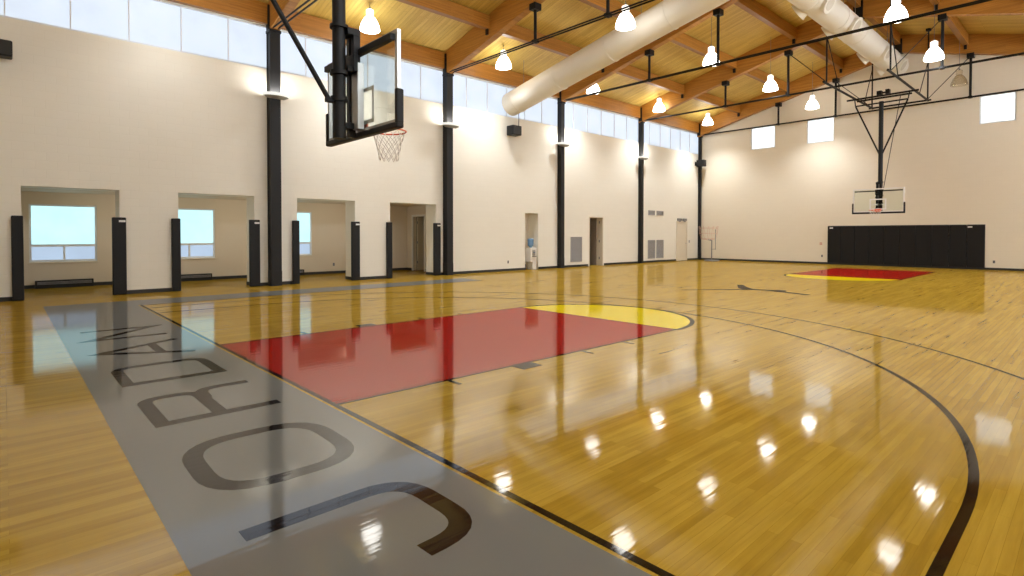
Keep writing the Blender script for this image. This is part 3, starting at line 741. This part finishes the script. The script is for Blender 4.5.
MB().box(XL+.01, 28.29, 1.11, XL+.016, 28.31, 1.15).build('toggle', M['label'], t)
t = thing('light_switch', 'pale switch plate on the far wall above the left outlet', 'switch', (-3.63, YF, 1.0))
MB().box(-3.69, YF-.01, 1.0, -3.57, YF, 1.14, .003).build('cover_plate', M['salmon'], t)
MB().box(-3.64, YF-.016, 1.05, -3.62, YF-.01, 1.09).build('toggle', M['label'], t)

# speakers
def speaker(p, label, ry, w=.34, h=.42, dp=.34):
    t = thing('wall_speaker', label, 'speaker', p, 'black speakers high on the walls')
    x, y, z = p
    MB().box(x-dp/2, y-w/2, z, x+dp/2, y+w/2, z+h, .03).build('cabinet', M['vinyl'], t)
    MB().box(x+dp/2-.002, y-w/2+.03, z+.03, x+dp/2+.012, y+w/2-.03, z+h-.03, .006).build('front_grille', M['grilledark'], t)
    MB().box(XL, y-.04, z+h*.35, x-dp/2+.01, y+.04, z+h*.6).box(XL, y-.08, z+h*.2, XL+.015, y+.08, z+h*.8).build('bracket', M['black'], t)
speaker((XL+.34, 13.45, 5.66), 'black speaker on the left wall under the branch duct end', 0, .50, .40, .40)
speaker((XL+.30, -2.20, 5.50), 'black speaker high on the left wall at the photo edge', 0, .40, .36, .34)
speaker((XL+.38, 29.0, 5.68), 'black speaker beside the far left corner column', 0, .30, .40, .50)

# radiators
for i, (y0, y1, nm) in enumerate(((-1.56, -.24, 'first'), (1.7, 2.96, 'second'), (4.9, 6.1, 'third'))):
    t = thing('baseboard_heater', 'low black baseboard heater under the window in the %s opening' % nm, 'heater', (HX+.1, (y0+y1)/2, 0), 'black baseboard heaters in the hallway')
    MB().box(HX+.02, y0, .0, HX+.17, y1, .22, .008).build('casing', M['vinyl'], t)
    sl = MB()
    for k in range(3): sl.box(HX+.17, y0+.04, .11+k*.03, HX+.176, y1-.04, .12+k*.03)
    sl.build('vent_slots', M['grille'], t)

# water cooler in the niche
t = thing('water_cooler', 'white water cooler with blue bottle standing in the wall niche', 'water cooler', (XL-.13, 14.98, 0))
x0, x1, y0, y1 = XL-.32, XL+.06, 14.70, 15.07
MB().box(x0, y0+.14, .0, x1, y1, .96, .02).box(x0, y0, .34, x1, y0+.16, .96, .02).build('body', M['white'], t)
MB().box(x1-.02, y0+.10, .62, x1+.01, y1-.08, .86, .008).build('tap_panel', M['alu'], t)
MB().box(x1+.0, y0+.10, .56, x1+.09, y1-.08, .60, .008).build('drip_tray', M['steel'], t)
MB().tube((x1+.01, y0+.17, .76), (x1+.05, y0+.17, .75), .014, 8).tube((x1+.01, y1-.15, .76), (x1+.05, y1-.15, .75), .014, 8).build('tap', M['waterblue'], t)
MB().lathe(((x0+x1)/2, (y0+y1)/2, .96), [(0, 0), (.05, 0), (.06, .04), (.13, .09), (.138, .13), (.13, .17), (.138, .21), (.13, .25), (.138, .29), (.138, .36), (.12, .40), (0, .41)], 24).build('bottle', M['waterblue'], t)
o = MB().box(XL-.40, 14.46, .0, XL-.18, 14.66, .24, .01).box(XL-.38, 14.48, .24, XL-.20, 14.64, .245).build('cooler_shade_block', M['rubber'])  # black block added in place of the shadow beside the cooler
tag(o, 'small black block added as the shadow left of the water cooler in the niche', 'shadow block')

# wire ball cage on a round base in the far corner
t = thing('ball_cage_stand', 'thin wire cage on a pole with round grey base, far left corner', 'stand', (-9.35, 28.35, 0))
cx, cy = -9.35, 28.35
px_, py_ = cx+.22, cy-.02
MB().lathe((px_, py_, 0), [(0, 0), (.42, 0), (.43, .03), (.40, .06), (.06, .06), (0, .06)], 32).build('base', M['steel'], t)
MB().tube((px_, py_, .05), (px_, py_, 1.22), .034, 12).tube((px_, py_, 1.20), (cx, cy, 1.24), .03, 8).build('pole', M['steel'], t)
MB().tube((px_+.24, cy-.05, .65), (px_+.24, cy-.05, 1.85), .018, 8).tube((px_, py_, .68), (px_+.24, cy-.05, .70), .012, 6).build('side_rod', M['steel'], t)
ca = MB(); R = .50
for z, rr in ((1.30, .42), (1.62, R), (1.93, R+.03)):
    ca.path([(cx+rr*math.cos(2*PI*i/28), cy+rr*math.sin(2*PI*i/28), z) for i in range(28)], .010, 6, True)
for i in range(12):
    a = 2*PI*i/12
    ca.path([(cx+.03*math.cos(a), cy+.03*math.sin(a), 1.22), (cx+.42*math.cos(a), cy+.42*math.sin(a), 1.30), (cx+R*math.cos(a+.1), cy+R*math.sin(a+.1), 1.62), (cx+(R+.03)*math.cos(a), cy+(R+.03)*math.sin(a), 1.93), (cx+(R+.06)*math.cos(a), cy+(R+.06)*math.sin(a), 2.05)], .008, 5)
ca.build('wire_cage', M['salmon'], t)

for i, y in enumerate((.62, 3.95, 7.12)):  # unseen lights added behind the piers to brighten the hallway
    t = thing('hall_fill_light', 'added hallway fill light hidden behind the pier right of the %s opening' % ORD[i], 'fill light', (-12.0, y, 2.72), 'added hallway fill lights')
    MB().lathe((-12.0, y, 2.72), [(.13, .03), (.13, 0), (.10, -.005), (.10, .01)], 20).build('trim_ring', M['white'], t)
    MB().lathe((-12.0, y, 2.72), [(.10, .01), (.05, .004), (0, .004)], 20).build('lens', M['sconce_glow'], t)
    l2 = bpy.data.lights.new('hall_fill', 'POINT'); l2.energy = 26; l2.color = (1, .95, .85); l2.shadow_soft_size = .12
    lo = bpy.data.objects.new('hall_fill', l2); COL.objects.link(lo); lo.parent = t; lo.location = (0, 0, -.18)

# ------------------------------------------------------------------ world, camera, view
w = bpy.data.worlds.new('sky'); SC.world = w; w.use_nodes = True
nt = w.node_tree; bg = nt.nodes['Background']
sky = nt.nodes.new('ShaderNodeTexSky'); sky.sky_type = 'NISHITA'; sky.sun_disc = False; sky.sun_elevation = math.radians(40)
nt.links.new(sky.outputs[0], bg.inputs[0]); bg.inputs[1].default_value = .15

cam = bpy.data.cameras.new('camera'); co = bpy.data.objects.new('camera', cam); COL.objects.link(co); SC.camera = co
yaw, pitch, roll, f, sy = -.823, -.0183, .0006, 548.6, 244.58
F = Vector((math.sin(yaw)*math.cos(pitch), math.cos(yaw)*math.cos(pitch), math.sin(pitch)))
R = Vector((math.cos(yaw), -math.sin(yaw), 0)); U = R.cross(F)
R2 = R*math.cos(roll)+U*math.sin(roll); U2 = -R*math.sin(roll)+U*math.cos(roll)
mw = Matrix(((R2.x, U2.x, -F.x, 6.529), (R2.y, U2.y, -F.y, -2.205), (R2.z, U2.z, -F.z, 1.54), (0, 0, 0, 1)))
co.matrix_world = mw
cam.sensor_width = 36; cam.lens = f*36/1024; cam.shift_y = (sy-288)/1024; cam.clip_start = .05; cam.clip_end = 200
vs = SC.view_settings; vs.view_transform = 'Standard'; vs.look = 'None'; vs.exposure = -.10; vs.gamma = 1; vs.use_curve_mapping = False
SC.cycles.use_denoising = True; SC.cycles.denoising_input_passes = 'RGB_ALBEDO_NORMAL'
SC.cycles.max_bounces = 8; SC.cycles.diffuse_bounces = 5; SC.cycles.glossy_bounces = 4; SC.cycles.transparent_max_bounces = 12
SC.cycles.sample_clamp_indirect = 6; SC.cycles.caustics_reflective = False; SC.cycles.caustics_refractive = False
